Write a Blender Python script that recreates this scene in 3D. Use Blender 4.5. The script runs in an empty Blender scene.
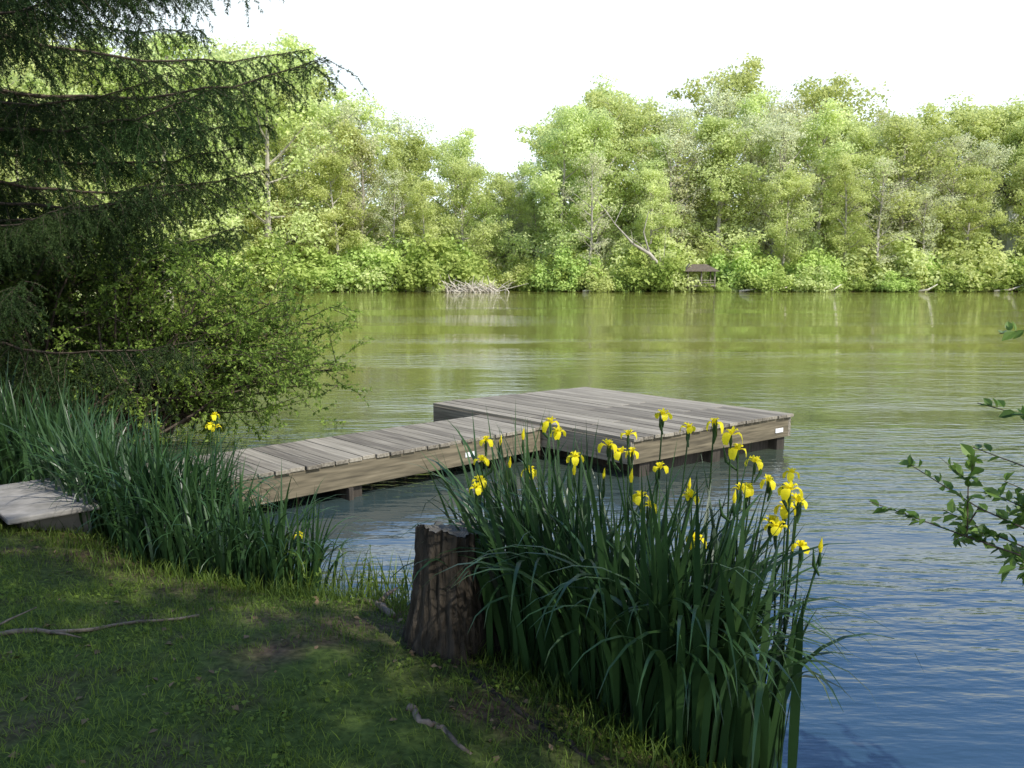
import bpy, math, numpy as np
from mathutils import Vector
rng=np.random.default_rng(7)
scene=bpy.context.scene
COL=scene.collection

# ---------------------------------------------------------------- helpers
class Geo:
    def __init__(s): s.V=[];s.Q=[];s.T=[];s.mq=[];s.mt=[];s.t=[];s.n=0
    def add(s,V,Q=None,T=None,mat=0,tint=0.5):
        V=np.asarray(V,float).reshape(-1,3)
        s.V.append(V)
        t=np.asarray(tint,float)
        s.t.append(np.full(len(V),float(t)) if t.ndim==0 else t)
        if Q is not None:
            Q=np.asarray(Q,int).reshape(-1,4); s.Q.append(Q+s.n); s.mq.append(np.full(len(Q),mat))
        if T is not None:
            T=np.asarray(T,int).reshape(-1,3); s.T.append(T+s.n); s.mt.append(np.full(len(T),mat))
        s.n+=len(V)
    def mesh(s,name,mats,smooth=True):
        V=np.concatenate(s.V); Q=np.concatenate(s.Q) if s.Q else np.zeros((0,4),int)
        T=np.concatenate(s.T) if s.T else np.zeros((0,3),int)
        me=bpy.data.meshes.new(name)
        me.vertices.add(len(V)); me.vertices.foreach_set('co',V.astype(np.float32).ravel())
        nl=len(Q)*4+len(T)*3; me.loops.add(nl)
        me.loops.foreach_set('vertex_index',np.concatenate([Q.ravel(),T.ravel()]).astype(np.int32))
        me.polygons.add(len(Q)+len(T))
        ls=np.concatenate([np.arange(len(Q))*4,len(Q)*4+np.arange(len(T))*3]).astype(np.int32)
        me.polygons.foreach_set('loop_start',ls)
        mi=np.concatenate(s.mq+s.mt).astype(np.int32)
        me.polygons.foreach_set('material_index',mi)
        me.polygons.foreach_set('use_smooth',np.full(len(mi),smooth))
        a=me.attributes.new('tint','FLOAT','POINT'); a.data.foreach_set('value',np.concatenate(s.t).astype(np.float32))
        for m in mats: me.materials.append(m)
        me.update(calc_edges=True); me.validate()
        return me
def obj(name,me,parent=None,loc=(0,0,0),rot=(0,0,0),scale=(1,1,1)):
    o=bpy.data.objects.new(name,me); COL.objects.link(o)
    o.location=loc;o.rotation_euler=rot;o.scale=scale
    if parent: o.parent=parent
    return o
def empty(name,loc=(0,0,0)):
    o=bpy.data.objects.new(name,None); COL.objects.link(o); o.location=loc; o.empty_display_size=.3
    return o
def unit(a): 
    a=np.asarray(a,float); return a/(np.linalg.norm(a,axis=-1,keepdims=True)+1e-9)
def tube(g,P,R,n=6,mat=0,tint=.5,cap=False):
    P=np.asarray(P,float); m=len(P); R=np.broadcast_to(np.asarray(R,float),(m,))
    d=unit(np.gradient(P,axis=0))
    ref=np.array([0,0,1.]) if abs(d[0][2])<.8 else np.array([1.,0,0])
    u=unit(np.cross(d,ref)); v=np.cross(d,u)
    a=np.arange(n)*2*math.pi/n
    ring=P[:,None]+R[:,None,None]*(np.cos(a)[None,:,None]*u[:,None]+np.sin(a)[None,:,None]*v[:,None])
    Q=[]
    for i in range(m-1):
        for j in range(n):
            k=(j+1)%n; Q.append((i*n+j,i*n+k,(i+1)*n+k,(i+1)*n+j))
    V=ring.reshape(-1,3)
    T=None
    if cap:
        V=np.vstack([V,P[-1:],P[:1]]); T=[((m-1)*n+j,(m-1)*n+(j+1)%n,m*n) for j in range(n)]+[((j+1)%n,j,m*n+1) for j in range(n)]
    g.add(V,Q,T,mat,tint)
def leaves(g,C,D,N,L,W,mat=0,tint=.5,fold=.15):
    C=np.asarray(C);n=len(C); D=unit(D); S=unit(np.cross(D,N)); N=np.cross(S,D)
    L=np.broadcast_to(L,(n,))[:,None]; W=np.broadcast_to(W,(n,))[:,None]
    b=C; r=C+D*L*.45+S*W*.5+N*W*fold; l=C+D*L*.45-S*W*.5+N*W*fold; t=C+D*L-N*L*.08
    V=np.stack([b,r,t,l],1).reshape(-1,3)
    Q=np.arange(n*4).reshape(n,4)
    tt=np.repeat(np.broadcast_to(tint,(n,)),4)
    g.add(V,Q,None,mat,tt)
def ovals(g,C,D,N,L,W,mat=0,tint=.5):
    C=np.asarray(C);n=len(C); D=unit(D); S=unit(np.cross(D,N)); N=np.cross(S,D)
    L=np.broadcast_to(L,(n,))[:,None]; W=np.broadcast_to(W,(n,))[:,None]
    f=N*W*.16
    V=np.stack([C,C+D*L*.28+S*W*.42+f,C+D*L*.62+S*W*.45+f,C+D*L-N*L*.1,C+D*L*.62-S*W*.45+f,C+D*L*.28-S*W*.42+f],1).reshape(-1,3)
    b=np.arange(n)[:,None]*6
    Q=np.concatenate([b+[0,1,2,3],b+[0,3,4,5]])
    g.add(V,Q,None,mat,np.repeat(np.broadcast_to(tint,(n,)),6))
def blades(g,B,az,lean,curv,L,W,k=8,mat=0,tint=.5,twist=0.3,power=1.6):
    n=len(B); ds=L/k
    head=np.stack([np.cos(az),np.sin(az),np.zeros(n)],1)
    sa=az+math.pi/2+rng.normal(0,twist,n)
    side=np.stack([np.cos(sa),np.sin(sa),np.zeros(n)],1)
    P=B.copy(); rows=[]
    for i in range(k+1):
        t=i/k
        w=W*(0.75+.25*min(1,t*4))*(1.0 if t<.45 else max(0.03,1-((t-.45)/.55)**1.5))
        rows.append(np.stack([P-side*w[:,None]/2,P+side*w[:,None]/2],1))
        th=lean+curv*((i+.5)/k)**power
        P=P+(head*np.sin(th)[:,None]+np.array([0,0,1.])*np.cos(th)[:,None])*ds[:,None]
    V=np.stack(rows,1)
    idx=(np.arange(n)*(k+1)*2)[:,None,None]+(np.arange(k)*2)[None,:,None]+np.array([0,1,3,2])[None,None,:]
    g.add(V.reshape(-1,3),idx.reshape(-1,4),None,mat,np.repeat(np.broadcast_to(tint,(n,)),(k+1)*2))
    return P
def box(g,p,a,b,c,mat=0,tint=.5):
    p,a,b,c=[np.asarray(x,float) for x in (p,a,b,c)]
    V=[p,p+a,p+a+b,p+b,p+c,p+a+c,p+a+b+c,p+b+c]
    g.add(V,[(0,3,2,1),(4,5,6,7),(0,1,5,4),(1,2,6,5),(2,3,7,6),(3,0,4,7)],None,mat,tint)

# ---------------------------------------------------------------- materials
def newmat(name):
    m=bpy.data.materials.new(name); m.use_nodes=True; nt=m.node_tree; nt.nodes.clear()
    out=nt.nodes.new('ShaderNodeOutputMaterial'); return m,nt,out
def N(nt,t,**k):
    n=nt.nodes.new(t)
    for a,b in k.items(): setattr(n,a,b)
    return n
def ramp(nt,fac,stops):
    r=nt.nodes.new('ShaderNodeValToRGB'); e=r.color_ramp.elements
    e[0].position,e[0].color=stops[0][0],(*stops[0][1],1); e[1].position,e[1].color=stops[-1][0],(*stops[-1][1],1)
    for p,c in stops[1:-1]:
        x=e.new(p); x.color=(*c,1)
    nt.links.new(fac,r.inputs[0]); return r.outputs[0]
def foliage(name,dark,light,transl=.35,rough=.55,noise_scale=.25,rand=.35,spec=.3):
    m,nt,out=newmat(name); lk=nt.links.new
    at=N(nt,'ShaderNodeAttribute',attribute_name='tint')
    oi=N(nt,'ShaderNodeObjectInfo'); geo=N(nt,'ShaderNodeNewGeometry')
    no=N(nt,'ShaderNodeTexNoise'); no.inputs['Scale'].default_value=noise_scale; no.inputs['Detail'].default_value=3
    lk(geo.outputs['Position'],no.inputs['Vector'])
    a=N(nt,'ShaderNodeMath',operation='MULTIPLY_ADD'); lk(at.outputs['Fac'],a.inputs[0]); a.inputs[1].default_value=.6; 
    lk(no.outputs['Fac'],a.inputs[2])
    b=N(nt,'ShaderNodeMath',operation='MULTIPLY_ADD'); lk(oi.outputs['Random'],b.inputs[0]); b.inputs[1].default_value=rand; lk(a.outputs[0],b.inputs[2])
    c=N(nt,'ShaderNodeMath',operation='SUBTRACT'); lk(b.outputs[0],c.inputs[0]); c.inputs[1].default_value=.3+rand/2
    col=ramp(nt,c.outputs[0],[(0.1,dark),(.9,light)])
    hs=N(nt,'ShaderNodeHueSaturation'); lk(col,hs.inputs['Color'])
    h=N(nt,'ShaderNodeMath',operation='MULTIPLY_ADD'); lk(oi.outputs['Random'],h.inputs[0]); h.inputs[1].default_value=.035*(rand>0); h.inputs[2].default_value=.484 if rand>0 else .5
    lk(h.outputs[0],hs.inputs['Hue'])
    p=N(nt,'ShaderNodeBsdfPrincipled'); lk(hs.outputs[0],p.inputs['Base Color']); p.inputs['Roughness'].default_value=rough
    p.inputs['Specular IOR Level'].default_value=spec
    tr=N(nt,'ShaderNodeBsdfTranslucent'); lk(hs.outputs[0],tr.inputs['Color'])
    mx=N(nt,'ShaderNodeMixShader'); mx.inputs[0].default_value=transl
    lk(p.outputs[0],mx.inputs[1]); lk(tr.outputs[0],mx.inputs[2]); lk(mx.outputs[0],out.inputs[0])
    return m
def surf(name,stops,scale=(1,1,1),rotz=0,rough=.8,nscale=5,detail=6,bump=.3,dist=.01,tintamt=.0,spec=.3,distort=0,coord='Object'):
    m,nt,out=newmat(name); lk=nt.links.new
    tc=N(nt,'ShaderNodeTexCoord'); mp=N(nt,'ShaderNodeMapping'); 
    if rotz:
        m0=N(nt,'ShaderNodeMapping'); m0.inputs['Rotation'].default_value=(0,0,rotz); lk(tc.outputs[coord],m0.inputs[0]); src=m0.outputs[0]
    else: src=tc.outputs[coord]
    lk(src,mp.inputs[0]); mp.inputs['Scale'].default_value=scale
    no=N(nt,'ShaderNodeTexNoise'); no.inputs['Scale'].default_value=nscale; no.inputs['Detail'].default_value=detail; no.inputs['Distortion'].default_value=distort
    lk(mp.outputs[0],no.inputs['Vector'])
    at=N(nt,'ShaderNodeAttribute',attribute_name='tint')
    a=N(nt,'ShaderNodeMath',operation='MULTIPLY_ADD'); lk(at.outputs['Fac'],a.inputs[0]); a.inputs[1].default_value=tintamt; lk(no.outputs['Fac'],a.inputs[2])
    b=N(nt,'ShaderNodeMath',operation='SUBTRACT'); lk(a.outputs[0],b.inputs[0]); b.inputs[1].default_value=tintamt/2
    col=ramp(nt,b.outputs[0],stops)
    p=N(nt,'ShaderNodeBsdfPrincipled'); lk(col,p.inputs['Base Color']); p.inputs['Roughness'].default_value=rough; p.inputs['Specular IOR Level'].default_value=spec
    bp=N(nt,'ShaderNodeBump'); bp.inputs['Strength'].default_value=bump; bp.inputs['Distance'].default_value=dist
    lk(no.outputs['Fac'],bp.inputs['Height']); lk(bp.outputs[0],p.inputs['Normal']); lk(p.outputs[0],out.inputs[0])
    return m

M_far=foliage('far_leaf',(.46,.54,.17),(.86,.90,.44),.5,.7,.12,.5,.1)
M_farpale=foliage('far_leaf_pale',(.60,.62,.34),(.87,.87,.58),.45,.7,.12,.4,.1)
M_bush=foliage('bush_leaf',(.24,.34,.07),(.70,.80,.26),.45,.7,.3,.5,.1)
M_shrub=foliage('shrub_leaf',(.11,.19,.03),(.32,.44,.08),.45,.5,.8,0,.3)
M_shrubd=foliage('shrub_leaf_dark',(.04,.08,.015),(.14,.21,.04),.4,.5,.8,0,.3)
M_leafy=foliage('broad_leaf',(.03,.07,.012),(.10,.18,.03),.35,.4,2,0,.4)
M_leafr=foliage('glossy_leaf',(.05,.11,.018),(.20,.32,.06),.4,.4,4,0,.4)
M_needle=foliage('spruce_needle',(.012,.030,.009),(.055,.095,.022),.15,.6,.7,.2,.15)
M_iris=foliage('iris_blade',(.014,.042,.015),(.055,.115,.032),.22,.36,1.5,0,.45)
M_grass=foliage('grass_blade',(.055,.10,.015),(.20,.28,.04),.35,.5,1.2,0,.2)
M_petal=foliage('iris_petal',(.88,.74,.01),(.96,.86,.04),.4,.5,8,0,.2)
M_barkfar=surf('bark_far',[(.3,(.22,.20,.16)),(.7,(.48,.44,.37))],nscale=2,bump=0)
M_bark=surf('bark_dark',[(.3,(.012,.010,.007)),(.7,(.06,.047,.033))],scale=(1,1,.22),nscale=26,bump=1,dist=.04)
M_twig=surf('twig_bark',[(.3,(.03,.022,.015)),(.7,(.10,.075,.052))],nscale=20,bump=.3)
M_stick=surf('stick_wood',[(.3,(.09,.07,.05)),(.7,(.24,.19,.14))],nscale=25,bump=.6,dist=.005)
M_soil=surf('dry_leaf',[(.3,(.09,.06,.03)),(.7,(.25,.17,.09))],nscale=8,bump=.2)
M_plank=surf('weathered_plank',[(.25,(.115,.10,.078)),(.5,(.225,.20,.155)),(.75,(.34,.305,.24))],scale=(1.2,26,26),rotz=math.radians(45.8),nscale=1.6,detail=8,bump=.5,dist=.006,tintamt=.4,rough=.85)
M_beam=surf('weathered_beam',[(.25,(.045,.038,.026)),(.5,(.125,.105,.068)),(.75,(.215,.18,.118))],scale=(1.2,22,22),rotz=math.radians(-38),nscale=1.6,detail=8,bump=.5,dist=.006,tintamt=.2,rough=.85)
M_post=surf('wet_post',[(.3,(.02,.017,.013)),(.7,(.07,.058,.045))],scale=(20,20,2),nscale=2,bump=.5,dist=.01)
M_white=surf('white_paint',[(.3,(.66,.66,.64)),(.7,(.8,.8,.78))],nscale=8,bump=.05)
M_conc=surf('concrete',[(.3,(.18,.17,.15)),(.7,(.32,.30,.27))],nscale=9,detail=10,bump=.6,dist=.01)
M_roof=surf('shingle',[(.3,(.07,.055,.04)),(.7,(.16,.13,.10))],nscale=4,bump=.2)

# ---------------------------------------------------------------- lake outline and terrain
LAKE=np.array([(-4.9,7.3),(-3.6,6.45),(-2.9,5.85),(-2.1,5.2),(-1.4,4.88),(-.7,4.72),(-.1,4.3),(.3,3.85),(.62,3.42),(1.05,3.0),(1.5,2.4),(2.2,1.9),(3.2,1.75),(5.5,1.4),(9,-2),
 (16,-8),(40,-14),(90,-2),(125,40),(118,92),(85,103),(60,104.5),(45,103),(34,104),(24,103),(14,104.5),(8,103),(4,108),(0,118),(-4,116),(-6,106),(-9,102),(-16,103),(-24,101),(-34,99),(-46,92),(-44,70),(-30,45),(-15,26),(-8.5,18),(-5.6,13),(-5.0,10)],float)
def sdist(x,y):
    P=np.stack([x.ravel(),y.ravel()],1); best=np.full(len(P),1e9); inside=np.zeros(len(P),bool)
    n=len(LAKE)
    for i in range(n):
        a=LAKE[i];b=LAKE[(i+1)%n]; ab=b-a
        t=np.clip(((P-a)@ab)/(ab@ab),0,1); d=np.hypot(*(P-a-t[:,None]*ab).T); best=np.minimum(best,d)
        c=((a[1]>P[:,1])!=(b[1]>P[:,1]))
        xi=(b[0]-a[0])*(P[:,1]-a[1])/((b[1]-a[1]) if b[1]!=a[1] else 1e-9)+a[0]
        inside^=c&(P[:,0]<xi)
    return np.where(inside,-best,best).reshape(x.shape)
def fbm(x,y,s=1.):
    return (np.sin(x*2.1*s+1.3*np.sin(y*1.7*s))+np.sin(y*2.7*s+1.1*np.sin(x*2.3*s+1))+.5*np.sin(x*5.3*s+y*4.1*s)+.5*np.sin(y*6.7*s-x*3.9*s+2))/3
def hgt(x,y):
    x=np.asarray(x,float);y=np.asarray(y,float)
    d=sdist(x,y); d=d+.08*fbm(x,y,2.2)*np.exp(-np.abs(d))
    land=.02+.43*(1-np.exp(-np.maximum(d,0)/.85))+np.minimum(.012*np.maximum(d-3,0),2.5)
    land=land+(.018*fbm(x,y,1.5)+.008*fbm(x,y,6))*np.clip(d*2,0,1)
    wat=-1.6*(1-np.exp(np.minimum(d,0)/2.0))-.02
    return np.where(d>0,land,wat)
def axis(lo,hi,s0,lim_lo,lim_hi,far):
    a=list(np.arange(lo,hi,s0)); s=s0; v=a[-1]
    while v<far:
        s=min(s*1.07,2.6) if v<lim_hi else s*1.35
        v+=s; a.append(v)
    s=s0; v=a[0]; b=[]
    while v>-far:
        s=min(s*1.09,3) if v>lim_lo else s*1.35
        v-=s; b.append(v)
    return np.array(b[::-1]+a)
X=axis(-5.5,3.2,.05,-120,120,2500); Y=axis(1.2,7.6,.05,-20,150,2500)
gx,gy=np.meshgrid(X,Y,indexing='ij'); gz=hgt(gx,gy)
g=Geo(); nx,ny=gx.shape
ii=(np.arange(nx-1)[:,None]*ny+np.arange(ny-1)[None,:]).ravel()
Q=np.stack([ii,ii+ny,ii+ny+1,ii+1],1)
g.add(np.stack([gx,gy,gz],-1).reshape(-1,3),Q)
mg,nt,out=newmat('lawn_soil'); lk=nt.links.new
tc=N(nt,'ShaderNodeTexCoord'); n1=N(nt,'ShaderNodeTexNoise'); n1.inputs['Scale'].default_value=1.6; n1.inputs['Detail'].default_value=5
n2=N(nt,'ShaderNodeTexNoise'); n2.inputs['Scale'].default_value=30; n2.inputs['Detail'].default_value=8
lk(tc.outputs['Object'],n1.inputs['Vector']); lk(tc.outputs['Object'],n2.inputs['Vector'])
c1=ramp(nt,n2.outputs['Fac'],[(.3,(.03,.05,.010)),(.7,(.09,.13,.028))])
c2=ramp(nt,n2.outputs['Fac'],[(.3,(.035,.026,.016)),(.7,(.13,.095,.06))])
mask=ramp(nt,n1.outputs['Fac'],[(.5,(0,0,0)),(.66,(1,1,1))])
sp=N(nt,'ShaderNodeSeparateXYZ'); lk(tc.outputs['Object'],sp.inputs[0])
mr=N(nt,'ShaderNodeMapRange'); lk(sp.outputs[2],mr.inputs[0]); mr.inputs[1].default_value=.12; mr.inputs[2].default_value=.34; mr.inputs[3].default_value=1; mr.inputs[4].default_value=0
mxm=N(nt,'ShaderNodeMath',operation='MAXIMUM'); lk(mask,mxm.inputs[0]); lk(mr.outputs[0],mxm.inputs[1])
mx=N(nt,'ShaderNodeMix',data_type='RGBA'); lk(mxm.outputs[0],mx.inputs[0]); lk(c1,mx.inputs[6]); lk(c2,mx.inputs[7])
p=N(nt,'ShaderNodeBsdfPrincipled'); lk(mx.outputs[2],p.inputs['Base Color']); p.inputs['Roughness'].default_value=.95; p.inputs['Specular IOR Level'].default_value=.15
bp=N(nt,'ShaderNodeBump'); bp.inputs['Strength'].default_value=.8; bp.inputs['Distance'].default_value=.015; lk(n2.outputs['Fac'],bp.inputs['Height']); lk(bp.outputs[0],p.inputs['Normal']); lk(p.outputs[0],out.inputs[0])
obj('ground',g.mesh('ground',[mg]))

# ---------------------------------------------------------------- water
mw,nt,out=newmat('pond_water'); lk=nt.links.new
tc=N(nt,'ShaderNodeTexCoord')
def wn(scale,sx,sy,det,rot=0):
    mp=N(nt,'ShaderNodeMapping'); mp.inputs['Scale'].default_value=(sx,sy,1); mp.inputs['Rotation'].default_value=(0,0,rot); lk(tc.outputs['Object'],mp.inputs[0])
    n=N(nt,'ShaderNodeTexNoise'); n.inputs['Scale'].default_value=scale; n.inputs['Detail'].default_value=det; lk(mp.outputs[0],n.inputs['Vector']); return n.outputs['Fac']
fine=wn(6,.5,1.5,3,.15); mid=wn(1.3,.5,1.6,2,-.1); big=wn(.07,.4,2.6,3,.05)
bandr=ramp(nt,big,[(.42,(.25,)*3),(.58,(1.5,)*3)])
m1=N(nt,'ShaderNodeMath',operation='MULTIPLY_ADD'); lk(mid,m1.inputs[0]); m1.inputs[1].default_value=1.8; lk(fine,m1.inputs[2])
m2=N(nt,'ShaderNodeMath',operation='MULTIPLY'); lk(m1.outputs[0],m2.inputs[0]); lk(bandr,m2.inputs[1])
bp=N(nt,'ShaderNodeBump'); bp.inputs['Strength'].default_value=.5; bp.inputs['Distance'].default_value=.028; lk(m2.outputs[0],bp.inputs['Height'])
# reflections painted into base colour: sky blue by the bank, tree olive further out
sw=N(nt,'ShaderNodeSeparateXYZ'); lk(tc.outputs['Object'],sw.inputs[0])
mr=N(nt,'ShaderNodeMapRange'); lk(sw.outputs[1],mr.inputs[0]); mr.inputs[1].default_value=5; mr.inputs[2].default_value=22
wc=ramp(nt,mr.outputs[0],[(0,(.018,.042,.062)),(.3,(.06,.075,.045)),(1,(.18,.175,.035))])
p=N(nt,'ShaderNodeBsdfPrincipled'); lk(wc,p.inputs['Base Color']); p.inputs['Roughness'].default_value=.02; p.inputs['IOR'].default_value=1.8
lk(bp.outputs[0],p.inputs['Normal']); lk(p.outputs[0],out.inputs[0])
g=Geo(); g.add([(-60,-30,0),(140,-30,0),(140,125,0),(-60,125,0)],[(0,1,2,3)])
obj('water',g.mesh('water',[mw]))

# ---------------------------------------------------------------- tree generator
def gen_tree(name,seed,H,R,tr,ncl,per,ls,mats,base=.25,sparse=1.0,sides=6,clr=1.0,limbs=16):
    r=np.random.default_rng(seed); g=Geo()
    n=9; zz=np.linspace(0,H*.93,n); lean=r.normal(0,.03,2)*H
    wob=np.cumsum(r.normal(0,.012*H,(n,2)),0)*.5
    P=np.stack([lean[0]*(zz/H)**1.5+wob[:,0],lean[1]*(zz/H)**1.5+wob[:,1],zz],1); P[0,:2]=0
    tube(g,P,tr*(1-zz/H*.9)*np.where(zz<H*.03,1.3,1),sides,0)
    ends=[]
    for i in range(limbs):
        f=base+(.95-base)*(i+r.random())/limbs
        p0=np.array([np.interp(f*H,zz,P[:,k]) for k in range(3)])
        az=i*2.4+r.normal(0,.4); up=.25+.9*f+r.normal(0,.15)
        prof=math.sin(math.pi*min(1,max(.12,(f-base)/(1-base)*.85+.18)))**.7
        Ln=R*(.55+.5*prof)*r.uniform(.75,1.15)*(1-.45*max(0,f-.7)/.3)
        d=np.array([math.cos(az),math.sin(az),up]); d/=np.linalg.norm(d)
        q=[p0]; 
        for k in range(5):
            d=d+r.normal(0,.13,3)+np.array([0,0,.03]); d/=np.linalg.norm(d); q.append(q[-1]+d*Ln/5)
        q=np.array(q); rr=tr*.42*(1-f*.5)
        tube(g,q,np.linspace(rr,rr*.15,6),4,0)
        for k in range(2,6): ends.append(q[k])
        for s in range(4):
            k=r.integers(1,5); d2=unit(q[k+1]-q[k]+r.normal(0,.75,3)); L2=Ln*.45*r.uniform(.6,1.1)
            q2=np.array([q[k],q[k]+d2*L2*.5,q[k]+d2*L2+r.normal(0,.08*L2,3)])
            tube(g,q2,[rr*.4,rr*.25,rr*.08],3,0); ends+= [q2[1],q2[2]]
    ends=np.array(ends); 
    idx=r.choice(len(ends),ncl,replace=ncl>len(ends))
    C=ends[idx]+r.normal(0,.35*clr,(ncl,3))
    cr=clr*r.uniform(.55,1.35,ncl)
    cn=(per*r.uniform(.5,1.3,ncl)*sparse).astype(int)
    ci=np.repeat(np.arange(ncl),cn); m=len(ci)
    v=unit(r.normal(size=(m,3)))*(r.random(m)**.45)[:,None]; v[:,2]*=.65
    pos=C[ci]+v*cr[ci][:,None]
    nn=unit(v+np.array([0,0,.5])+r.normal(0,.6,(m,3))); dd=np.cross(nn,r.normal(size=(m,3)))
    ct=r.random(ncl)
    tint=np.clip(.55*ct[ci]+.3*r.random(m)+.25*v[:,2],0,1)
    L=ls*r.uniform(.6,1.3,m)
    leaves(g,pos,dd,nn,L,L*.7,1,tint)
    return g.mesh(name,mats,False)

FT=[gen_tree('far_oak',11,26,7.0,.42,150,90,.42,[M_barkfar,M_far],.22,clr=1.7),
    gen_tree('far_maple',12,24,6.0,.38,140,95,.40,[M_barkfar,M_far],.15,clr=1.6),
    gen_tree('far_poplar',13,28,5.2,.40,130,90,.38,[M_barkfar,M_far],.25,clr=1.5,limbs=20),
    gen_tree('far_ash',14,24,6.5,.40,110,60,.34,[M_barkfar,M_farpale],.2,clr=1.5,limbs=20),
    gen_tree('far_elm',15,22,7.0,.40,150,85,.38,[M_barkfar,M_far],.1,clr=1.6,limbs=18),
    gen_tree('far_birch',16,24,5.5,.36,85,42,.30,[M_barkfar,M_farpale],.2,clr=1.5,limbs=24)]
HT=[26,24,28,24,22,24]
def bushmesh(name,seed,mats,ls=.30,n=6000):
    r=np.random.default_rng(seed); g=Geo(); nc=60
    a=r.random(nc)*6.28; rad=3.2*r.random(nc)**.5
    C=np.stack([rad*np.cos(a),rad*np.sin(a)*.8,.3+(3.2*r.random(nc))*(1-(rad/3.6)**2)],1)
    for k in range(14):
        tube(g,[np.array([r.normal(0,.3),r.normal(0,.3),-.3]),C[k]*.6,C[k]+[0,0,.4]],[.06,.04,.015],3,0)
    ci=r.integers(0,nc,n); v=unit(r.normal(size=(n,3)))*(r.random(n)**.4)[:,None]*.95
    pos=C[ci]+v*r.uniform(.6,1.0,nc)[ci][:,None]; nn=unit(v+[0,0,.4]+r.normal(0,.5,(n,3)))
    L=ls*r.uniform(.6,1.3,n)
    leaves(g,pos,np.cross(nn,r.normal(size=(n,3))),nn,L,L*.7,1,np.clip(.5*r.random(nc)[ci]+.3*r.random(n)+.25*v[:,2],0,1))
    return g.mesh(name,mats,False)
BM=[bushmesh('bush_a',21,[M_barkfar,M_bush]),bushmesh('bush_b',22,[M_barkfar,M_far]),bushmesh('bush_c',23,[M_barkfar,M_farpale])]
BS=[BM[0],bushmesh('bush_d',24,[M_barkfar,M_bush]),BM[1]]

far=empty('distant_treeline')
hx=[-90,-60,-37,-28,-22,-15,-8,-3,0,3,7,12,17,23,29,34,40,44,50,54,60,67,72,100]
hh=[30,30,31,28,25,23,20,17,14.5,18,25,27.5,24.5,26,28.5,28,26,23.5,24.5,23,25.5,23.5,23.5,25]
r=np.random.default_rng(5)
def put(meshes,hs,x,y,H,nm,zoff=-.2,wide=1.0):
    i=r.integers(0,len(meshes)); s=H/hs[i]
    z=float(hgt(np.array([x]),np.array([y]))[0])
    w=s*wide*r.uniform(.9,1.15)
    return obj(nm,meshes[i],far,(x,y,max(z,0)+zoff),(0,0,r.random()*6.28),(w,w,s))
for y0,st,fac in ((108,6.5,(.5,.85)),(113.5,5.0,(.80,1.0)),(121,6,(.88,1.02)),(133,8.5,(.88,1.03))):
    x=-75
    while x<100:
        xx=x+r.normal(0,1.0); yy=y0+r.normal(0,1.3)
        if -5.5<xx<5 and yy<121: yy+=13; 
        if y0==108 and 20<xx<30: yy+=4
        H=np.interp(xx*110/yy,hx,hh)*r.uniform(*fac)*(yy/112 if y0>118 else 1)
        put(FT,HT,xx,yy,H,'tree')
        x+=st*r.uniform(.75,1.25)
for y0,H0 in ((117,8),(127,12),(140,16)):
    x=-80
    while x<110:
        put(BM,[4,4,4],x+r.normal(0,1),y0+r.normal(0,1.5)+(6 if -6<x<6 else 0),H0*r.uniform(.7,1.2),'bush',-.3,.75)
        x+=r.uniform(5,8)
x=-50
while x<98:
    shore=np.interp(x,[-46,-34,-24,-16,-9,-6,-4,0,4,8,14,24,34,45,60,85,118],[92,99,101,103,102,106,116,118,108,103,104.5,103,104,103,104.5,103,92])
    if not (20.5<x<28.5):
        put(BS,[4,4,4],x,shore+r.uniform(.8,2.5),r.uniform(1.8,4.8)*(.6 if r.random()<.3 else 1),'bush',-.3,1.25)
        put(BS,[4,4,4],x+r.normal(0,1),shore+r.uniform(3.2,5),r.uniform(4,8),'bush',-.2)
    else:
        put(BS,[4,4,4],x,shore+6.8,r.uniform(4,6),'bush',-.3)
        put(BS,[4,4,4],x,shore+.7,r.uniform(1.0,1.7),'bush',-.3)
    x+=r.uniform(1.8,3.2)
for (x,y,H) in [(-42,84,24),(-48,78,26),(-50,90,28),(-41,76,22),(-40,68,23),(-47,64,24),(-37,58,20),(-44,54,22),(-33,52,17),(-30,46,16),(-38,47,20),(-26,42,13),(-32,40,17),(-22,35,11.5),(-27,33,14),(-19,30,10),(-24,27,12),(-15.5,25.5,8),(-20,23,10),(-16,20,9),(-13,18,7),(-12,22,6.5),(-34,62,12),(-37,72,14),(-14,14,8),(-18,16,11),(-36,88,27),(-30,104,29),(-39,80,24)]:
    put([FT[0],FT[1],FT[4]],[26,24,22],x-1.5,y,H,'tree')
for (x,y) in [(-44,72),(-38,58),(-31,47),(-27,42),(-23,36),(-19,31.5),(-15.6,27),(-12.5,23),(-10,19.5),(-8.3,17)]:
    put(BM,[4,4,4],x-.8,y,r.uniform(2.5,4.5)*(.6 if y<30 else 1),'bush',-.3,1.1)

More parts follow.
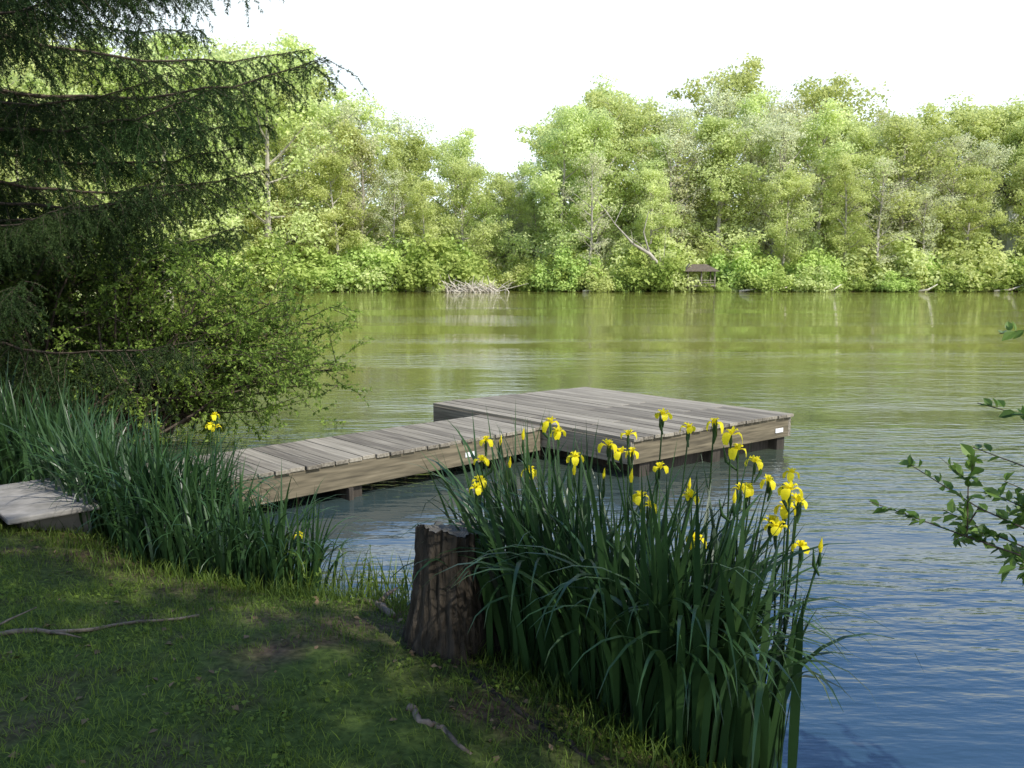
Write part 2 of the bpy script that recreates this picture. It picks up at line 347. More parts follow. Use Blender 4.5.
# leaning tree and brush on the far shore
g=Geo(); q=np.array([(20.5,105,0),(19.3,103.4,2.8),(17.4,102.4,4.8),(15.2,101.8,6.0),(12.8,101.5,8.5)])
tube(g,q,[.34,.30,.24,.17,.07],6); tube(g,[(17.4,102.4,4.8),(16.5,102,7.5),(17,101.5,10)],[.14,.1,.04],5); tube(g,[(20.5,105,0),(22,104,2.4),(22.6,103,3.6)],[.3,.22,.1],5)
for i in range(14):
    p0=q[1+i%4]; d=rng.normal(0,1,3); d[2]=abs(d[2])+.4; tube(g,[p0,p0+d*.9,p0+d*1.9+rng.normal(0,.3,3)],[.06,.04,.015],3)
obj('leaning_tree',g.mesh('leaning_tree',[M_barkfar]))
M_brush=surf('bleached_wood',[(.3,(.4,.35,.28)),(.7,(.65,.6,.5))],nscale=3,bump=0)
g=Geo()
for i in range(170):
    p0=np.array([-5+rng.normal(0,1.8),101.3+rng.normal(0,.4),0]); d=np.array([rng.normal(0,1),rng.normal(0,.3),abs(rng.normal(0,.5))+.25])
    tube(g,[p0,p0+d*.9,p0+d*1.5+rng.normal(0,.25,3)],[.07,.05,.02],3)
for (x,y) in [(9,102.5),(29,102.8),(31,103),(40,102.6),(52,103),(-14,102.3),(62,103.6)]:
    L=rng.uniform(1.5,4); a_=rng.normal(0,.3); tube(g,[(x,y,.1),(x+L*.5,y-.3,.3),(x+L,y-.6,.1+abs(a_)*2)],[.16,.13,.05],6,0,.5,True)
obj('brush_pile',g.mesh('brush_pile',[M_brush]))
sh=empty('wooden_shelter',(24.2,104.3,0.4)); sh.scale=(.9,.9,.9); g=Geo()
for x in (-1.9,0,1.9):
    for y in (-1.3,1.3): box(g,(x-.09,y-.09,0),(.18,0,0),(0,.18,0),(0,0,2.5))
obj('posts',g.mesh('posts',[M_plank]),sh)
g=Geo(); box(g,(-2.1,-1.5,.35),(4.2,0,0),(0,3,0),(0,0,.12)); 
for z in (.8,1.15): box(g,(-1.8,-1.36,z),(3.6,0,0),(0,.05,0),(0,0,.09))
obj('floor_and_rails',g.mesh('rails',[M_plank]),sh)
g=Geo(); g.add([(-2.5,-1.9,2.45),(2.5,-1.9,2.45),(2.5,1.9,2.45),(-2.5,1.9,2.45),(-1,0,3.5),(1,0,3.5)],[(0,1,5,4),(2,3,4,5)],[(1,2,5),(3,0,4)]); 
obj('roof',g.mesh('roof',[M_roof],False),sh)
hs=empty('white_house',(74.5,118,2.5)); g=Geo(); box(g,(-5,-4,0),(10,0,0),(0,8,0),(0,0,9.5)); 
g.add([(-5,-4,9.5),(5,-4,9.5),(5,4,9.5),(-5,4,9.5),(-5,0,12.5),(5,0,12.5)],None,[(0,3,4),(1,5,2)]); obj('walls',g.mesh('walls',[M_white],False),hs)
g=Geo(); box(g,(-5.4,-4.6,9.3),(10.8,0,0),(0,4.6,3.4),(0,0,.2)); box(g,(-5.4,4.6,9.3),(10.8,0,0),(0,-4.6,3.4),(0,0,.2)); obj('roof',g.mesh('hroof',[M_roof],False),hs)
M_glass=surf('window_glass',[(.3,(.03,.04,.05)),(.7,(.06,.07,.09))],rough=.1,spec=.6,bump=0)
g=Geo()
for x in (-3.6,-.6,2.4):
    for z in (1.5,5.5): box(g,(x,-4.06,z),(1.2,0,0),(0,.04,0),(0,0,1.7))
obj('windows',g.mesh('windows',[M_glass],False),hs)

# ---------------------------------------------------------------- dock
A=np.array([.816,.577,0]);E=np.array([.698,-.717,0]);W=np.array([-.755,-.655,0]);Zu=np.array([0,0,1.]); L0=np.array([-1.02,10.2,0])
dk=empty('wooden_dock'); r=np.random.default_rng(3)
def v3(p,z): return np.array([p[0],p[1],z])
g=Geo(); pw=.1445
for i in range(18):
    off=r.uniform(0,.015); z=.43+r.normal(0,.0015)
    cut=([0,1.6,3.22] if i%2 else [0,2.4,3.22])
    for a,b in zip(cut[:-1],cut[1:]):
        box(g,v3(L0+A*(i*pw)+E*(a+.002-(off if a==0 else 0)),z-.036),A*(pw-.010),E*(b-a-.004+(off if b>3 else 0)),Zu*.036,0,r.random())
o=obj('platform_boards',g.mesh('pb',[M_plank],False),dk); b=o.modifiers.new('b','BEVEL'); b.width=.004; b.segments=2
g=Geo(); ws=L0+E*.95; ww=1.05; nb=31
for i in range(nb):
    off=r.normal(0,.008)
    box(g,v3(ws+W*(.012+i*pw)+E*off,.355+r.normal(0,.0015)),W*(pw-.010),E*ww,Zu*.036,0,r.random())
o=obj('walkway_boards',g.mesh('wb',[M_plank],False),dk); b=o.modifiers.new('b','BEVEL'); b.width=.004; b.segments=2
g=Geo(); bz=.155; bh=.236
P0=L0+E*.03+A*.03
box(g,v3(P0+E*3.12,bz),A*2.52,E*.045,Zu*bh,0,.6)
box(g,v3(P0,bz),A*2.52,E*.045,Zu*bh,0,.4)
for j in range(1,6): box(g,v3(P0+E*(.55*j),bz+.01),A*2.46,E*.04,Zu*(bh-.02),0,.4)
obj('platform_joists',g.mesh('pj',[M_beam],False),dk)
g=Geo()
box(g,v3(P0-A*.048,bz),E*3.165,A*.045,Zu*bh,0,.4); box(g,v3(P0+A*2.523,bz),E*3.165,A*.045,Zu*bh,0,.4)
obj('platform_rims',g.mesh('pr',[M_plank],False),dk)
g=Geo()
for e,tt in ((.02,.4),(.5,.4),(ww-.065,.75)): box(g,v3(ws+E*e+W*.06,.119),W*4.4,E*.045,Zu*.235,0,tt)
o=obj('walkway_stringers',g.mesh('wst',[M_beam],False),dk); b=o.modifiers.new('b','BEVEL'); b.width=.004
g=Geo()
for a in (.15,1.25,2.4):
    for e in (.12,1.6,3.02): box(g,v3(L0+A*a+E*e,-1.6),A*.14,E*.14,Zu*1.99,0,r.random())
for e in (.3,3.0): box(g,v3(L0+A*.3+E*e,-.12),A*2.1,E*.05,Zu*.26,0,.3)
box(g,v3(L0+A*.28+E*.2,-.1),E*2.8,A*.05,Zu*.24,0,.3)
for w_ in (.5,2.3,3.7):
    for e in (.08,ww-.2): box(g,v3(ws+W*w_+E*e,-1.2),W*.13,E*.13,Zu*1.55,0,r.random())
    box(g,v3(ws+W*(w_+.132)+E*(-.02),.0),W*.045,E*(ww+.02),Zu*.118,0,.5)
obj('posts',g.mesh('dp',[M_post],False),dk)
g=Geo()
box(g,v3(ws+E*(ww-.017)+W*1.0,.20),W*.12,E*.006,Zu*.05,0); box(g,v3(L0+E*3.2+A*2.3,.22),A*.14,E*.006,Zu*.05,0)
obj('metal_brackets',g.mesh('mb',[M_white],False),dk)
sl=empty('concrete_step'); g=Geo()
s0=ws+W*4.50
box(g,v3(s0-E*.03,.335),W*.66,E*1.12,Zu*.045,0); box(g,v3(s0+W*.08+E*.1,.02),W*.46,E*.8,Zu*.314,0)
o=obj('slab',g.mesh('slab',[M_conc],False),sl); b=o.modifiers.new('b','BEVEL'); b.width=.012; b.segments=2
g=Geo(); box(g,v3(s0+W*.70+E*.3,.05),W*.1,E*.75,Zu*.36,0); o=obj('timber_edge',g.mesh('te',[M_post],False),sl); b=o.modifiers.new('b','BEVEL'); b.width=.01

# ---------------------------------------------------------------- stump
st=empty('tree_stump',(-.33,3.74,.17)); g=Geo(); n=96; rows=30; a=np.arange(n)*2*math.pi/n
V=[]; nr=rng.normal(0,.012,n)
for j in range(rows):
    t=j/(rows-1); z=-.12+.79*t
    R=.146+.15*math.exp(-t*2.8)
    cr_=-.035*np.abs(np.sin(a*11+1.5*np.sin(t*5+a*2)))**6-.02*np.abs(np.sin(a*19-2*np.sin(t*7)))**8
    lobes=1+(.20*np.sin(a*5+1)+.14*np.sin(a*3+.4))*math.exp(-t*2.6)+.035*np.sin(a*9+t*1.5)+.03*np.sin(a*17-t*2)+nr+rng.normal(0,.008,n)+cr_*3
    V.append(np.stack([R*lobes*np.cos(a)+.02*t,R*lobes*np.sin(a),np.full(n,z)+(-.025*np.cos(a-1)+.012*np.sin(a*2)+.010*np.sin(a*7)+rng.normal(0,.003,n) if j==rows-1 else 0)],1))
V=np.concatenate(V); Q=[(j*n+i,j*n+(i+1)%n,(j+1)*n+(i+1)%n,(j+1)*n+i) for j in range(rows-1) for i in range(n)]
g.add(V,Q); obj('bark',g.mesh('bark',[M_bark]),st)
m,nt,out=newmat('cut_wood'); lk=nt.links.new; tc=N(nt,'ShaderNodeTexCoord'); wv=N(nt,'ShaderNodeTexWave',wave_type='RINGS',rings_direction='Z'); wv.inputs['Scale'].default_value=22; wv.inputs['Distortion'].default_value=4; wv.inputs['Detail'].default_value=4
lk(tc.outputs['Object'],wv.inputs['Vector']); c=ramp(nt,wv.outputs['Fac'],[(0,(.11,.10,.08)),(1,(.17,.155,.125))]); p=N(nt,'ShaderNodeBsdfPrincipled'); lk(c,p.inputs['Base Color']); p.inputs['Roughness'].default_value=.9
bp=N(nt,'ShaderNodeBump'); bp.inputs['Strength'].default_value=.5; bp.inputs['Distance'].default_value=.004; lk(wv.outputs['Fac'],bp.inputs['Height']); lk(bp.outputs[0],p.inputs['Normal']); lk(p.outputs[0],out.inputs[0])
g=Geo(); top=V[-n:]; ctr=top.mean(0)
ring=ctr+(top-ctr)*.95+[0,0,.002]; inner=ctr+(top-ctr)*.5+[0,0,.004]
g.add(np.vstack([ring,inner,[ctr+[0,0,-.002]]]),[(i,(i+1)%n,n+(i+1)%n,n+i) for i in range(n)],[(n+i,n+(i+1)%n,2*n) for i in range(n)])
obj('cut_top',g.mesh('cut',[m]),st)

# ---------------------------------------------------------------- iris clumps
def petal(g,c,az,prof,tint):
    k=6; e=np.array([math.cos(az),math.sin(az),0]); s=np.array([-math.sin(az),math.cos(az),0]); V=[]
    for i in range(k):
        t=i/(k-1); r_,z_,w_=prof(t)
        for j in (-1,-.4,.4,1): V.append(c+e*r_+s*w_*j+np.array([0,0,z_-abs(j)*w_*.35+ (rng.normal(0,.002))]))
    Q=[(i*4+j,i*4+j+1,(i+1)*4+j+1,(i+1)*4+j) for i in range(k-1) for j in range(3)]
    g.add(V,Q,None,1,tint)
def flower(g,c,sc=1.0):
    a0=rng.random()*6.28; dr=rng.uniform(.5,1.15)
    for i in range(3):
        s=sc*rng.uniform(.8,1.15)
        petal(g,c,a0+i*2.094+rng.normal(0,.2),lambda t:(s*(.006+.045*math.sin(t*1.7)),s*(.022*math.sin(t*3.0)-.048*dr*t*t),s*(.005+.019*math.sin(math.pi*min(1,t*.9+.05))**.8*(.4+.9*t))),rng.random())
        petal(g,c,a0+1.05+i*2.094,lambda t:(s*(.004+.016*t),s*(.036*t),s*(.003+.007*math.sin(math.pi*t))),rng.random())
        petal(g,c+np.array([0,0,.006]),a0+i*2.094,lambda t:(s*(.004+.026*t),s*(.022*math.sin(t*2)),s*(.007+.006*t)),.2)
def stem(g,b,c,fl=True,bud=False):
    mid=(b+c)/2+np.array([rng.normal(0,.02),rng.normal(0,.02),0]); mid[:2]=b[:2]*.6+c[:2]*.4
    tube(g,[b,mid,c],[.006,.005,.0035],5,0,.6)
    tube(g,[c-[0,0,.055],c-[0,0,.03],c-[0,0,.0]],[.004,.008,.004],5,0,.5)
    if rng.random()<.7:
        o=np.array([rng.normal(0,.02),rng.normal(0,.02),0]); tube(g,[c-[0,0,.09],c+o-[0,0,.05],c+o*1.3+[0,0,.015]],[.004,.008,.002],5,0,.7)
    if bud: tube(g,[c,c+[0,0,.02],c+[.004,0,.055]],[.005,.009,.001],6,1,.5)
def clump(name,bases,Lr,Wr,flowers,leanr=(.03,.28),cr=(.1,1.5),bend=.3,more=0,xmax=99):
    n=len(bases); g=Geo()
    ctr=bases[:,:2].mean(0); out=np.arctan2(bases[:,1]-ctr[1],bases[:,0]-ctr[0])
    az=out+rng.normal(0,1.3,n)
    curv=rng.uniform(*cr,n)*rng.random(n)**.8; bb=rng.random(n)<bend; curv=np.where(bb,rng.uniform(1.6,2.9,n),curv)
    L=rng.uniform(*Lr,n); lean=rng.uniform(*leanr,n)
    edge=(bases[:,0]>xmax)&(np.cos(az)>0); lean=np.where(edge,lean*.5,lean); L=np.where(edge,L*.88,L); curv=np.where(edge&(curv<1.6),curv*.5,curv)
    blades(g,bases,az,lean,curv,L,rng.uniform(*Wr,n),12,0,rng.random(n),.6,2.4)
    fl=[np.array(f,float) for f in flowers]
    for i in range(more):
        f=fl[rng.integers(4 if len(flowers)>4 else 0,len(flowers))]; fl.append(f+np.array([rng.normal(0,.07),rng.normal(0,.12),rng.normal(-.05,.06)]))
    for f in fl:
        if len(flowers)>4: f[0]=max(f[0],-.17)
        b=bases[np.argmin(np.hypot(bases[:,0]-f[0]+rng.normal(0,.08),bases[:,1]-f[1]+rng.normal(0,.08)))]
        stem(g,b,f); flower(g,f,rng.uniform(.68,.92))
    for i in range(int(len(flowers)*.35)):
        b=bases[rng.integers(n)]; stem(g,b,b+np.array([rng.normal(0,.1),rng.normal(0,.1),rng.uniform(.95,1.2)]),bud=True)
    return obj(name,g.mesh(name,[M_iris,M_petal]))
def basepts(path,w,n,z0=0):
    path=np.array(path,float); t=rng.random(n)*(len(path)-1); i=np.minimum(t.astype(int),len(path)-2); f=(t-i)[:,None]
    p=path[i]*(1-f)+path[i+1]*f; a=rng.random(n)*6.28; q=w*rng.random(n)**.5
    p=p+np.stack([np.cos(a)*q,np.sin(a)*q],1)
    p=np.round(p/.09)*.09+rng.normal(0,.018,(n,2)); 
    return np.column_stack([p,np.maximum(hgt(p[:,0],p[:,1]),-.12)-.01])
F1=[(.19,3.9,1.33),(.23,3.95,1.27),(-.13,3.9,1.24),(-.15,3.85,1.15),(.09,3.8,1.11),(-.16,3.8,1.06),(.69,3.6,1.42),(.44,3.6,1.28),(.54,3.65,1.32),(.545,3.55,1.26),(.50,3.6,1.245),(.545,3.3,1.12),(.76,3.3,1.12),(.81,3.6,1.36),(.74,3.1,1.0),(.86,3.35,1.43),(.92,3.3,1.39),(.94,3.2,1.18),(1.0,3.3,1.155),(1.04,3.35,1.26),(1.085,3.3,1.19),(1.2,3.35,1.21),(1.19,3.25,1.125),(1.06,3.1,1.05),(1.13,3.2,1.10),(.30,3.7,1.2),(.66,3.5,1.2)]
clump('yellow_iris',basepts([(-.03,3.98),(.34,3.58),(.68,3.2),(.86,2.98)],.25,680),(.85,1.36),(.021,.038),F1,more=7,bend=.40,xmax=.75)
F2=[(-2.3,6.1,.98),(-2.32,6.05,.91),(-1.35,4.9,.42),(-3.3,6.6,.9),(-2.5,6.0,.72)]
clump('yellow_iris',basepts([(-3.9,6.75),(-3.3,6.25),(-2.8,5.85),(-2.35,5.75),(-2.35,5.4)],.3,860),(.7,1.22),(.017,.034),F2[:2],more=1,bend=.45)
clump('yellow_iris',basepts([(-2.5,5.35),(-2.05,5.1),(-1.6,4.98),(-1.4,4.95)],.22,420),(.5,.92),(.014,.027),F2[2:3],bend=.45)
clump('yellow_iris',basepts([(-5.3,7.9),(-4.6,7.6),(-4.1,7.3)],.38,520),(.85,1.3),(.02,.035),[],bend=.4)

# ---------------------------------------------------------------- grass and weeds
def landpts(n,x0,x1,y0,y1,dmin,patch=True):
    x=rng.uniform(x0,x1,n); y=rng.uniform(y0,y1,n); d=sdist(x,y)
    k=d>dmin
    if patch:
        pr=np.clip(.62+.6*fbm(x,y,1.3)+.35*fbm(x+4,y,4),.06,1)*np.clip((d-.05)/.5,.12,1); k&=rng.random(n)<pr
    x,y=x[k],y[k]; return np.column_stack([x,y,hgt(x,y)-.004])
g=Geo()
B=landpts(200000,-5.5,1.6,1.3,6.8,.12); n=len(B)
blades(g,B,rng.random(n)*6.28,rng.uniform(.05,.9,n),rng.uniform(.2,1.3,n),rng.uniform(.02,.07,n),rng.uniform(.0022,.0045,n),2,0,np.clip(.5+.35*fbm(B[:,0],B[:,1],1)+rng.normal(0,.25,n),0,1),.8,1)
B=landpts(14000,-9,3,-3,1.3,.1,False); n=len(B)
blades(g,B,rng.random(n)*6.28,rng.uniform(.05,.9,n),rng.uniform(.2,1.3,n),rng.uniform(.03,.08,n),rng.uniform(.004,.008,n),2,0,rng.random(n),.8,1)
path=np.array([(-3.3,5.7),(-2.4,4.95),(-1.6,4.65),(-1.0,4.6),(-.5,4.4),(-.1,3.95),(.25,3.3),(.6,2.85),(1.0,2.5)]); nT=4200
t=rng.random(nT)*(len(path)-1); i=t.astype(int); f=(t-i)[:,None]; pp=path[i]*(1-f)+path[i+1]*f+rng.normal(0,.15,(nT,2)); pp=np.round(pp/.13)*.13+rng.normal(0,.04,(nT,2))
B=np.column_stack([pp,np.maximum(hgt(pp[:,0],pp[:,1]),-.03)]); az=rng.random(nT)*6.28
blades(g,B,az,rng.uniform(.05,.5,nT),rng.uniform(.2,1.5,nT),rng.uniform(.05,.15,nT),rng.uniform(.003,.006,nT),4,0,rng.random(nT)*.55,.6)
W0=landpts(6000,-3.8,1.2,1.8,6,.15); W0=W0[fbm(W0[:,0]*1.7+2,W0[:,1]*1.7)>.15]; n=len(W0)*3; C=np.repeat(W0,3,0)+np.column_stack([rng.normal(0,.012,(n,2)),rng.uniform(.008,.03,n)])
nn=unit(np.array([0,0,1.])+rng.normal(0,.35,(n,3))); L=rng.uniform(.012,.028,n); leaves(g,C,np.cross(nn,rng.normal(size=(n,3))),nn,L,L*.8,0,rng.uniform(.4,1,n))
obj('grass',g.mesh('grass',[M_grass]))
g=Geo(); n=190; pp=np.column_stack([rng.uniform(-1.5,-.35,n),0*rng.random(n)]); pp[:,1]=np.interp(pp[:,0],[-1.4,-.7,-.1],[4.95,4.8,4.35])+rng.normal(0,.1,n)
B=np.column_stack([pp,np.maximum(hgt(pp[:,0],pp[:,1]),-.05)])
blades(g,B,rng.random(n)*6.28,rng.uniform(.02,.3,n),rng.uniform(.1,1,n),rng.uniform(.15,.42,n),rng.uniform(.005,.011,n),6,0,rng.random(n)*.6,.6)
st_=B[rng.integers(0,n,30)]
for b in st_:
    h=rng.uniform(.15,.4); dx=rng.normal(0,.05,2); P=np.array([b,b+[dx[0]*.4,dx[1]*.4,h*.5],b+[dx[0],dx[1],h]]); tube(g,P,[.003,.0025,.0015],4,0,.4)
    m_=8; tt=rng.random(m_)[:,None]; C=P[0]+(P[2]-P[0])*(.3+.7*tt); dd=rng.normal(size=(m_,3)); dd[:,2]=.3; leaves(g,C,dd,np.tile([0,0,1.],(m_,1)),.045,.016,0,.5)
obj('pond_reeds',g.mesh('reeds',[M_grass]))
g=Geo(); C=landpts(520,-3.8,1.2,1.8,5.5,.1,False)+[0,0,.012]; n=len(C); nn=unit(np.array([0,0,1.])+rng.normal(0,.3,(n,3))); L=rng.uniform(.02,.05,n)
leaves(g,C,np.cross(nn,rng.normal(size=(n,3))),nn,L,L*.6,0,rng.random(n)); obj('fallen_leaves',g.mesh('litter',[M_soil]))
def ground_tube(name,pts,r0,r1,lift,mat,extra=()):
    g=Geo(); pts=np.array(pts,float); t=np.linspace(0,len(pts)-1,18)
    x=np.interp(t,range(len(pts)),pts[:,0])+rng.normal(0,.010,18); y=np.interp(t,range(len(pts)),pts[:,1])+rng.normal(0,.010,18)
    z=hgt(x,y)+lift+rng.normal(0,.004,18); tube(g,np.column_stack([x,y,z]),np.linspace(r0,r1,18)*rng.uniform(.8,1.2,18),7,0,.5,True)
    for (k,dx,dy,dz) in extra:
        tube(g,[(x[k],y[k],z[k]),(x[k]+dx*.5,y[k]+dy*.5,z[k]+dz*.7),(x[k]+dx,y[k]+dy,z[k]+dz)],[r1*1.2,r1,r1*.4],5,0,.5,True)
    return obj(name,g.mesh(name,[mat]))
ground_tube('fallen_branch',[(-3.0,3.35),(-2.5,3.52),(-2.05,3.6),(-1.6,3.9)],.016,.006,.012,M_stick,[(6,.12,.25,.03),(10,.2,-.1,.02),(4,-.05,.2,.02)])
ground_tube('tree_root',[(-.42,3.05),(-.36,2.92),(-.28,2.88),(-.16,2.74)],.016,.009,.0,M_stick)
ground_tube('driftwood',[(-.66,4.2),(-.78,4.42),(-.92,4.5)],.024,.014,.015,M_stick,[(8,.1,.1,.06)])
ground_tube('tree_root',[(-.2,3.4),(.1,3.0),(.3,2.75)],.02,.01,.0,M_bark)

# ---------------------------------------------------------------- spruce
def spruce_branch(seed,Lb):
    r=np.random.default_rng(seed); g=Geo(); n=16
    t=np.linspace(0,1,n); side=r.normal(0,.05)
    ax=np.stack([Lb*t,side*Lb*np.sin(t*3)+r.normal(0,.035,n),-.55*np.sin(t*2.1)*Lb/5+.30*t**3*Lb/5+r.normal(0,.02,n)],1); ax[0]=0
    tube(g,ax,np.linspace(.032,.004,n),5,0)
    segs=[]
    ns=int(Lb/.085)
    for i in range(ns):
        f=.06+.94*(i+r.random())/ns; p0=np.array([np.interp(f,t,ax[:,k]) for k in range(3)])
        sd=1 if i%2 else -1; ls=(.95*math.sin(math.pi*min(1,.14+f*.8))+.16)*r.uniform(.35,1.1)*Lb/5
        ang=r.uniform(.4,1.2)*sd; d=np.array([math.cos(ang),math.sin(ang),r.uniform(-.7,.15)]); m=7; q=[p0]
        for k in range(m): d=d+[0.02,0,-.11]+r.normal(0,.06,3); d=unit(d); q.append(q[-1]+d*ls/m)
        q=np.array(q); tube(g,q,np.linspace(.005,.002,m+1),3,0); segs.append(q)
        for s in range(int(ls/.06)):
            k=r.integers(0,m); d2=unit(q[k+1]-q[k]+r.normal(0,.5,3)*[1,1,.5]+[0,0,-.6]); l2=r.uniform(.1,.32); segs.append(np.array([q[k],q[k]+d2*l2*.5,q[k]+d2*l2+[0,0,-.05*l2/.2]]))
    segs.append(ax[1:]); segs.append(ax[1:]+[0,0,-.02])
    C=[];D=[]
    for q in segs:
        dl=np.linalg.norm(np.diff(q,axis=0),axis=1); m=int(dl.sum()*180)
        if m<1: continue
        u=np.sort(r.random(m))*dl.sum(); cs=np.concatenate([[0],np.cumsum(dl)]); C.append(np.stack([np.interp(u,cs,q[:,k]) for k in range(3)],1))
        ix=np.clip(np.searchsorted(cs,u)-1,0,len(dl)-1); D.append(unit(np.diff(q,axis=0))[ix])
    C=np.concatenate(C);D=np.concatenate(D); m=len(C)
    d=unit(D*.9+unit(r.normal(size=(m,3)))*.8); L=r.uniform(.025,.045,m)
    tint=np.clip(.35+.25*r.normal(size=m)+.3*(C[:,0]/Lb-.4),0,1)
    leaves(g,C,d,r.normal(size=(m,3)),L,.0088,1,tint,0)
    return g.mesh('spruce_branch',[M_twig,M_needle],False)
SB=[spruce_branch(31+i,5.0) for i in range(4)]
sp=empty('spruce_tree',(-7.4,9.4,.2)); g=Geo(); tube(g,[(0,0,-.3),(0,0,.3),(.05,0,6),(0,.1,15)],[.3,.24,.18,.02],10,0); obj('trunk',g.mesh('spruce_trunk',[M_bark]),sp)
r=np.random.default_rng(8); nbr=92
for i in range(nbr):
    f=(i+.5)/nbr; z=1.6+12.8*f**1.3; az=i*2.399+r.normal(0,.2); s=(.84 if z<6 else .84*(1-(z-6)/10))*r.uniform(.7,1.12)
    obj('branch',SB[i%4],sp,(0,0,z),(r.normal(0,.12),r.uniform(-.16,.10),az),(s,s*r.uniform(.85,1.1),s))
for (z,az,pt,s) in [(5.4,-.12,-.08,1.12),(4.2,.0,-.05,1.06),(4.8,-.42,-.02,.95),(3.2,.1,-.02,.90),(5.9,-.5,.02,.98),(5.0,.35,0,1.0),(2.7,-.5,0,.8),(3.8,-.3,0,.95),(3.0,-.15,.0,.85)]:
    obj('branch',SB[int(z*10)%4],sp,(0,0,z),(0,pt,az),(s,s*.8,s))

# ---------------------------------------------------------------- shrubs
def shrub(name,base,targets,leaf,ldens,mats,seed,rad=.02,sprd=.35,sub=5,lsub=(.3,.8),wr=.55,oval=False):
    r=np.random.default_rng(seed); g=Geo(); base=np.array(base,float); C=[];D=[]
    for T in targets:
        T=np.array(T,float); b=base+[r.normal(0,sprd),r.normal(0,sprd),0]; m=9; t=np.linspace(0,1,m)[:,None]
        q=b*(1-t)+T*t; hv=(T[2]-b[2]); q[:,2]=b[2]+hv*np.sin(t[:,0]*math.pi*.5)**.9+.05*r.normal(0,1,m); q[:,:2]+=r.normal(0,.03,(m,2)); q[0]=b
        tube(g,q,np.linspace(rad,rad*.15,m),4,0)
        segs=[q[4:]]
        for s in range(sub):
            k=r.integers(3,m-1); d=unit(q[k+1]-q[k]+r.normal(0,.55,3)); l=r.uniform(*lsub)
            q2=np.array([q[k],q[k]+d*l*.5+r.normal(0,.03,3),q[k]+d*l+r.normal(0,.05,3)]); tube(g,q2,[rad*.35,rad*.25,rad*.08],3,0); segs.append(q2)
            for s3 in range(2):
                d3=unit(d+r.normal(0,.6,3)); l3=l*.45; a_=q2[1]+(q2[2]-q2[1])*r.random(); q3=np.array([a_,a_+d3*l3]); tube(g,q3,[rad*.18,rad*.06],3,0); segs.append(q3)
        for q_ in segs:
            dl=np.linalg.norm(np.diff(q_,axis=0),axis=1); mm=int(dl.sum()*ldens*r.uniform(.5,1.3))
            if mm<1: continue
            u=(r.random(mm)**.8)*dl.sum(); cs=np.concatenate([[0],np.cumsum(dl)]); C.append(np.stack([np.interp(u,cs,q_[:,k]) for k in range(3)],1)); ix=np.clip(np.searchsorted(cs,u)-1,0,len(dl)-1); D.append(unit(np.diff(q_,axis=0))[ix])
    C=np.concatenate(C);D=np.concatenate(D);m=len(C)
    d=unit(D*.7+unit(r.normal(size=(m,3)))*.9); nn=unit(np.array([0,0,1.])+r.normal(0,.5,(m,3))); L=leaf*r.uniform(.6,1.3,m)
    (ovals if oval else leaves)(g,C+r.normal(0,leaf*.08,(m,3)),d,nn,L,L*wr,1,r.random(m))
    return obj(name,g.mesh(name,mats,False))
r=np.random.default_rng(17)
T=[(r.uniform(-5.0,-1.9),r.uniform(8.9,11.4),0) for _ in range(115)]
T=[(x,y,r.uniform(.45,2.5-.38*abs(x+4.2))) for x,y,_ in T]
shrub('waterside_shrub',(-4.7,9.8,.15),T,.055,62,[M_twig,M_shrub],41)
T=[(r.uniform(-8.6,-4.2),r.uniform(9,12.5),r.uniform(.6,3.0)) for _ in range(140)]
shrub('waterside_shrub',(-6.3,10.3,.25),T,.065,66,[M_twig,M_shrubd],42,sprd=.8)
R=[(1.34,2.85,1.24),(1.44,2.9,1.33),(1.50,2.8,1.16),(1.62,2.8,1.10),(1.62,2.8,1.38),(1.74,2.85,1.58),(1.76,2.8,1.84),(1.85,2.9,1.2),(2.0,2.7,1.7),(2.2,2.6,1.9),(2.3,2.4,1.3),(2.6,2.2,1.8),(3,1.9,1.5),(3.1,1.2,1.7),(2.2,1.4,1.6),(1.80,2.8,1.35),(1.78,2.75,1.12),(1.70,2.8,1.22)]
shrub('leafy_shrub',(2.8,1.2,.3),R,.05,62,[M_twig,M_leafr],51,rad=.010,sprd=.1,sub=5,lsub=(.12,.26),wr=.6,oval=True)

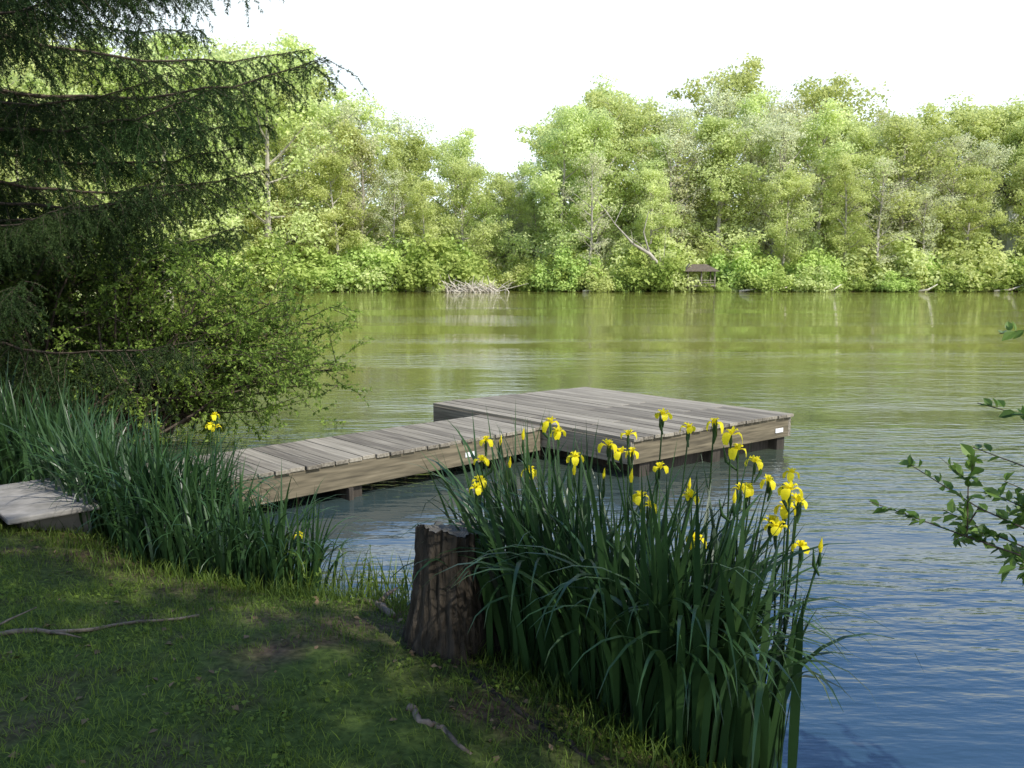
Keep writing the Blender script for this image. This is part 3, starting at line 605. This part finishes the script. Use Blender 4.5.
# ---------------------------------------------------------------- shade trees standing behind the camera
def shade(name,x,y,H,R,seed,n,per,tr=.3,ls=.2,base=.4):
    me=gen_tree(name,seed,H,R,tr,n,per,ls,[M_bark,M_leafy],base,clr=1.0,limbs=22,sides=10)
    return obj(name,me,None,(x,y,float(hgt(np.array([x]),np.array([y]))[0])-.15))
shade('maple_tree',2.9,-3.8,11,3.8,61,140,95)
shade('maple_tree',5.6,-7.8,15,4.2,62,115,85)
shade('maple_tree',.6,-4.4,12,4.2,63,130,85)

# ---------------------------------------------------------------- light, sky, camera
el=math.radians(48); az=math.radians(138)
d=Vector((math.sin(az)*math.cos(el),math.cos(az)*math.cos(el),math.sin(el)))
sd=bpy.data.lights.new('sun','SUN'); sd.energy=5; sd.angle=math.radians(.55); sd.color=(1,.96,.88)
so=bpy.data.objects.new('sun',sd); COL.objects.link(so); so.rotation_euler=d.to_track_quat('Z','Y').to_euler(); so.location=(10,-10,20)
w=bpy.data.worlds.new('World'); scene.world=w; w.use_nodes=True; nt=w.node_tree; lk=nt.links.new
bg=nt.nodes['Background']; wo=nt.nodes['World Output']; sk=nt.nodes.new('ShaderNodeTexSky'); sk.sky_type='NISHITA'; sk.sun_disc=False
sk.sun_elevation=el; sk.sun_rotation=az; sk.air_density=1.0; sk.dust_density=1.5; sk.ozone_density=2
lk(sk.outputs[0],bg.inputs[0]); bg.inputs[1].default_value=.15
# bright summer haze low in the sky
tc=N(nt,'ShaderNodeTexCoord'); sx=N(nt,'ShaderNodeSeparateXYZ'); lk(tc.outputs['Generated'],sx.inputs[0])
hz=ramp(nt,sx.outputs[2],[(0,(.85,.86,.80)),(.30,(.84,.80,.60)),(.37,(.42,.54,.74)),(.48,(.14,.32,.76)),(.65,(.04,.15,.44)),(1,(.0,.03,.10))])
b2=N(nt,'ShaderNodeBackground'); lk(hz,b2.inputs[0]); b2.inputs[1].default_value=1.0
ad=N(nt,'ShaderNodeAddShader'); lk(bg.outputs[0],ad.inputs[0]); lk(b2.outputs[0],ad.inputs[1]); lk(ad.outputs[0],wo.inputs[0])
cd=bpy.data.cameras.new('camera'); cd.sensor_width=36; cd.lens=800/1024*36; cd.clip_end=6000; cd.clip_start=.05
co=bpy.data.objects.new('camera',cd); COL.objects.link(co); co.location=(0,0,2.05); co.rotation_euler=(math.radians(90-7.7),0,0); scene.camera=co
scene.view_settings.view_transform='Standard'; scene.view_settings.look='None'; scene.view_settings.exposure=0
